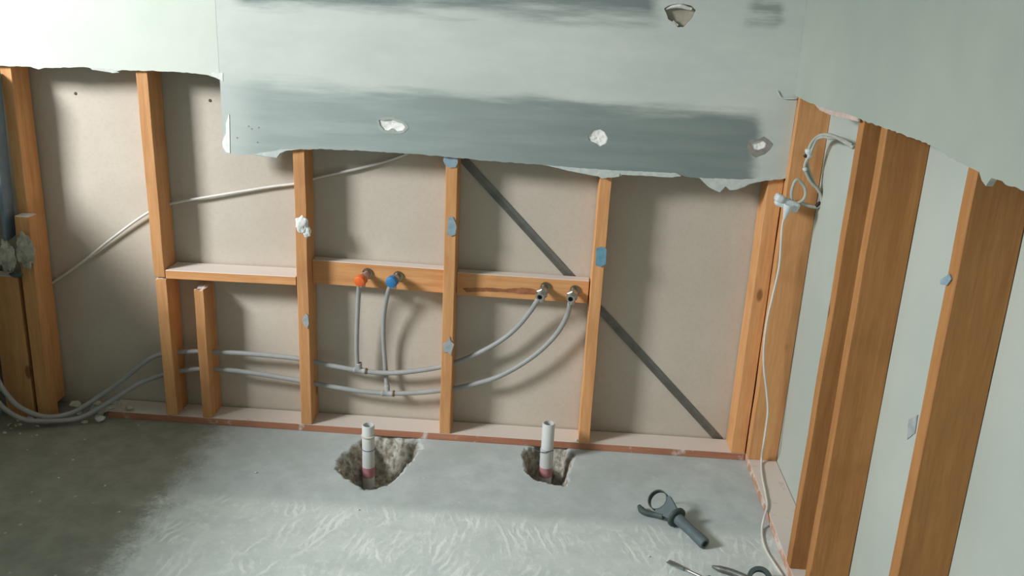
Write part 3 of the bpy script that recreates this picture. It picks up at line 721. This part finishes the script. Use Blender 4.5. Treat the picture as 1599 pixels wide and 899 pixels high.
for i, (u, v_, lb) in enumerate([(164, 759, 'white crumb on the dark left floor, nearest to the pale glue area'), (400, 738, 'white crumb on the floor left of the left waste pipe pit'),
        (115, 724, 'crumb on the dark left floor, nearest to the back wall'), (92, 746, 'crumb on the dark left floor, leftmost of the lone ones'),
        (186, 800, 'crumb on the dark left floor, nearest to the viewer'), (560, 796, 'white crumb on the floor just in front of the left pit'), (1013, 869, 'white crumb on the floor just behind the screwdriver tip')]):
    chunk(F(u, v_, .0005), .0042, 170+i, lb, 'lone crumbs on the floor', GYP, .5)

# ------------------------------------------------------------------ cables and plug in the corner
Q = [(1332, 230, -.44), (1318, 221, -.36), (1303, 213, -.26), (1288, 210, -.17), (1276, 214, -.11), (1267, 224, -.085), (1262, 238, -.075)]
P1 = [B(*q) for q in Q]+[B(*q) for q in [(1260, 252, -.070), (1264, 270, -.068), (1272, 288, -.068), (1280, 300, -.066), (1283, 314, -.066), (1277, 323, -.068), (1262, 321, -.070), (1250, 316, -.072)]]
P2 = [B(*q) for q in [(1330, 226, -.43), (1310, 215, -.30), (1296, 216, -.22), (1288, 214, -.17), (1277, 217, -.118), (1270, 229, -.095), (1265, 241, -.085), (1257, 256, -.078), (1258, 268, -.078), (1266, 284, -.078), (1277, 296, -.078), (1283, 308, -.075), (1284, 316, -.072), (1279, 324, -.062)]]
rt = empty('electrical_cable', P1[6], 'grey-white electrical cables hanging tangled from the right wall corner above the plug', 'cable')
m = MB(); m.tube(P1, .0048, seg=10); m.build('wire', CABLEG, rt, True)
m = MB(); m.tube(P2, .0040, seg=10); m.build('wire', CABLEG, rt, True)
P3 = [B(*q) for q in [(1237, 318, -.08), (1236, 300, -.08), (1241, 284, -.08), (1247, 281, -.08), (1256, 292, -.08), (1258, 303, -.08), (1254, 312, -.08), (1246, 317, -.08)]]
m = MB(); m.tube(P3, .0046, seg=10); m.build('wire', CABLEG, rt, True)
m = MB(); a, b = B(1262, 236, -.083), B(1264, 245, -.078); m.tube([a+(a-b)*.3, b], .0085, seg=12); m.build('tape_wrap', PLUGW, rt, True)
m = MB(); a, b = B(1256, 262, -.078), B(1258, 266, -.078); m.tube([a, b], .0062, seg=12); m.build('tape_wrap', PLUGW, rt, True)
m = MB(); a, b = B(1256, 245, -.08), B(1260, 241, -.082); m.tube([a, b], .0045, seg=10)
o = m.build('tape_wrap', BLACKT, rt, True); o['label'] = 'black tape band'
m = MB(); a, b = B(1281, 316, -.066), B(1274, 323, -.068); m.tube([a, b], .0056, seg=12)
o = m.build('tape_wrap', BLACKT, rt, True); o['label'] = 'black tape band'
# socket + plug with white cord
def rounded(c, ax1, ax2, ax3, s, r, m):
    bm = bmesh.new(); bmesh.ops.create_cube(bm, size=1)
    for v in bm.verts: v.co = Vector((v.co.x*s[0], v.co.y*s[1], v.co.z*s[2]))
    bmesh.ops.bevel(bm, geom=bm.edges[:], offset=r, segments=3, profile=.5, affect='EDGES')
    for v in bm.verts: v.co = Vector(c)+ax1*v.co.x+ax2*v.co.y+ax3*v.co.z
    m.bm(bm)
cs = B(1229, 318, -.078)
A1 = (B(1250, 324, -.078)-B(1211, 309, -.078)).normalized(); A3 = Vector((0, -1, 0)); A2 = A3.cross(A1).normalized()
so = empty('extension_socket', cs, 'small white inline socket hanging against the corner stud, plug pushed in below', 'socket')
m = MB(); rounded(cs, A1, A2, A3, (.070, .030, .030), .009, m); smooth_by_angle(m.build('housing', PLUGW, so), 30)
m = MB(); rounded(B(1217, 309, -.082), A1, A2, A3, (.024, .022, .034), .007, m); smooth_by_angle(m.build('cable_clamp', PLUGW, so), 30)
pc = empty('power_cord', F(1222, 899, .004), 'thin white power cord hanging from the socket and trailing over the floor', 'power cord')
cord = [B(*q) for q in [(1229, 331, -.090), (1224, 342, -.088), (1221, 358, -.082), (1219, 390, -.075), (1216, 420, -.075), (1207, 460, -.08), (1198, 500, -.082), (1193, 540, -.082), (1193, 575, -.078), (1197, 610, -.072), (1199, 640, -.072), (1196, 668, -.075), (1192, 695, -.080)]]
cord += [F(u, v_, z) for u, v_, z in [(1189, 718, .034), (1190, 742, .029), (1195, 768, .0285), (1198, 790, .0285), (1193, 808, .024), (1190, 824, .006), (1191, 842, .0035), (1197, 860, .0035), (1208, 878, .0035), (1222, 899, .0035), (1245, 935, .0035), (1262, 985, .0035)]]
m = MB(); m.tube(cord, .0032, seg=10); m.build('cord', CABLE, pc, True)
m = MB(); a = B(1232, 319, -.097); m.tube([a, B(1229, 328, -.094), B(1225, 341, -.088)], .01, radii=[.0135, .011, .0045], seg=16); smooth_by_angle(m.build('plug', PLUGW, pc), 50)

# ------------------------------------------------------------------ tools on the floor
fl_ = F(1057, 808, .030); en = F(1101, 849, .0165)
a_ = (fl_-en).normalized(); view = (CP-fl_).normalized(); nn = (view-a_*view.dot(a_)).normalized(); bb = a_.cross(nn)
tl = empty('side_handle', Vector((fl_.x, fl_.y, 0)), 'dark grey detachable power tool side handle with ring clamp, lying on the floor', 'tool handle')
L = (fl_-en).length
m = MB(); m.lathe(en, a_, [(.020, 0), (.020, .008), (0, .009), (0, .0145), (.004, .0165), (.03, .0160), (L*.5, .0145), (L*.85, .0160), (L, .0165), (L, 0)], seg=26)
smooth_by_angle(m.build('grip', SLATEP, tl))
m = MB(); m.lathe(en+a_*.0045, a_, [(0, 0), (0, .0088)], seg=18); m.build('end_hole', DARK, tl)
m = MB(); m.lathe(fl_-a_*.004, a_, [(0, 0), (0, .026), (.003, .0295), (.009, .0295), (.012, .026), (.012, 0)], seg=32)
smooth_by_angle(m.build('guard_flange', DGREY, tl))
rc = fl_+a_*.082
Rr = .030
m = MB(); m.lathe(rc, nn, [(-.008, Rr-.003), (-.008, Rr), (.008, Rr), (.008, Rr-.003)], seg=44, closed=True)
smooth_by_angle(m.build('clamp_ring', DGREY, tl))
m = MB(); vv = []
outl = [(.012, -.017), (.012, .017), (.060, .0315), (.064, .024), (.056, .014), (.0515, 0), (.056, -.014), (.064, -.024), (.060, -.0315)]
for h in (-.008, .008):
    for (x_, y_) in outl: vv.append(fl_+a_*x_+bb*y_+nn*h)
n = len(outl); tr = tessellate_polygon([[Vector((x_, y_, 0)) for x_, y_ in outl]])
m.add(vv, [tuple(t) for t in tr]+[tuple(i+n for i in t) for t in tr]+[(i, (i+1) % n, n+(i+1) % n, n+i) for i in range(n)])
o = m.build('clamp_neck', SLATEP, tl); smooth_by_angle(o, 30)
arm = [F(1036, 806, .018), F(1022, 803, .013), F(1008, 800, .012), F(1002, 796, .012), F(998, 790, .013)]
m = MB(); m.tube(arm, .008, radii=[.009, .008, .0085, .010, .006], seg=12); m.build('stop_arm', DGREY, tl, True)

# flat chisel / scraper
tp = F(1043, 876, .003); e2 = F(1090, 898, .008); d = (e2-tp).normalized(); sd = d.cross(Vector((0, 0, 1))).normalized(); upv = sd.cross(d)
ch = empty('screwdriver', Vector((tp.x, tp.y, 0)), 'steel flat-bladed screwdriver lying at the bottom edge of the photo, left of the ring', 'screwdriver')
m = MB(); st = [(0, .008, .0008), (.012, .0085, .0012), (.035, .0065, .0025), (.05, .004, .0035)]
n0 = []
for (l_, hw_, th) in st:
    c = tp+d*l_; m.v += [c+sd*hw_-upv*th, c+sd*hw_+upv*th, c-sd*hw_+upv*th, c-sd*hw_-upv*th]
for i in range(3):
    for j in range(4): m.f.append((i*4+j, i*4+(j+1) % 4, i*4+4+(j+1) % 4, i*4+4+j)); m.i.append(0)
m.f += [(3, 2, 1, 0), (12, 13, 14, 15)]; m.i += [0, 0]; m.build('blade', BLADE, ch)
m = MB(); m.tube([tp+d*.048, tp+d*.117], .0036, seg=12); m.build('shaft', CHROME, ch, True)
m = MB(); m.lathe(tp+d*.115+Vector((0, 0, .003)), d, [(0, 0), (0, .006), (.005, .010), (.02, .0115), (.05, .0105), (.070, .0115), (.078, .008), (.080, 0)], seg=16); smooth_by_angle(m.build('handle', DGREY, ch))
# dark ring clamp
c = F(1186, 903, .020); nv = ((CP-c).normalized()+Vector((0, 0, .5))).normalized()
rg = empty('ring_clamp', Vector((c.x, c.y, 0)), 'thick dark grey ring clamp with pointed arm at the bottom edge, beside the white cord', 'clamp')
m = MB(); m.tube([F(1112, 884, .006), F(1124, 888, .008), F(1142, 893, .010), F(1160, 900, .011), F(1172, 906, .013)], .008, radii=[.003, .0085, .009, .0085, .007], seg=12); o = m.build('stop_arm', STEEL, rg, True); o['label'] = 'paler pointed arm'
m = MB(); m.lathe(c, nv, [(-.008, .019), (-.008, .0285), (-.005, .0305), (.005, .0305), (.008, .0285), (.008, .019)], seg=40, closed=True)
smooth_by_angle(m.build('ring', DGREY, rg))
a2 = F(1196, 1000, .012); d4 = (a2-c).normalized()
m = MB(); m.lathe(c+d4*.030, d4, [(0, 0), (0, .011), (.02, .012), (.09, .015), (.13, .014), (.132, 0)], seg=20); smooth_by_angle(m.build('grip', SLATEP, rg))
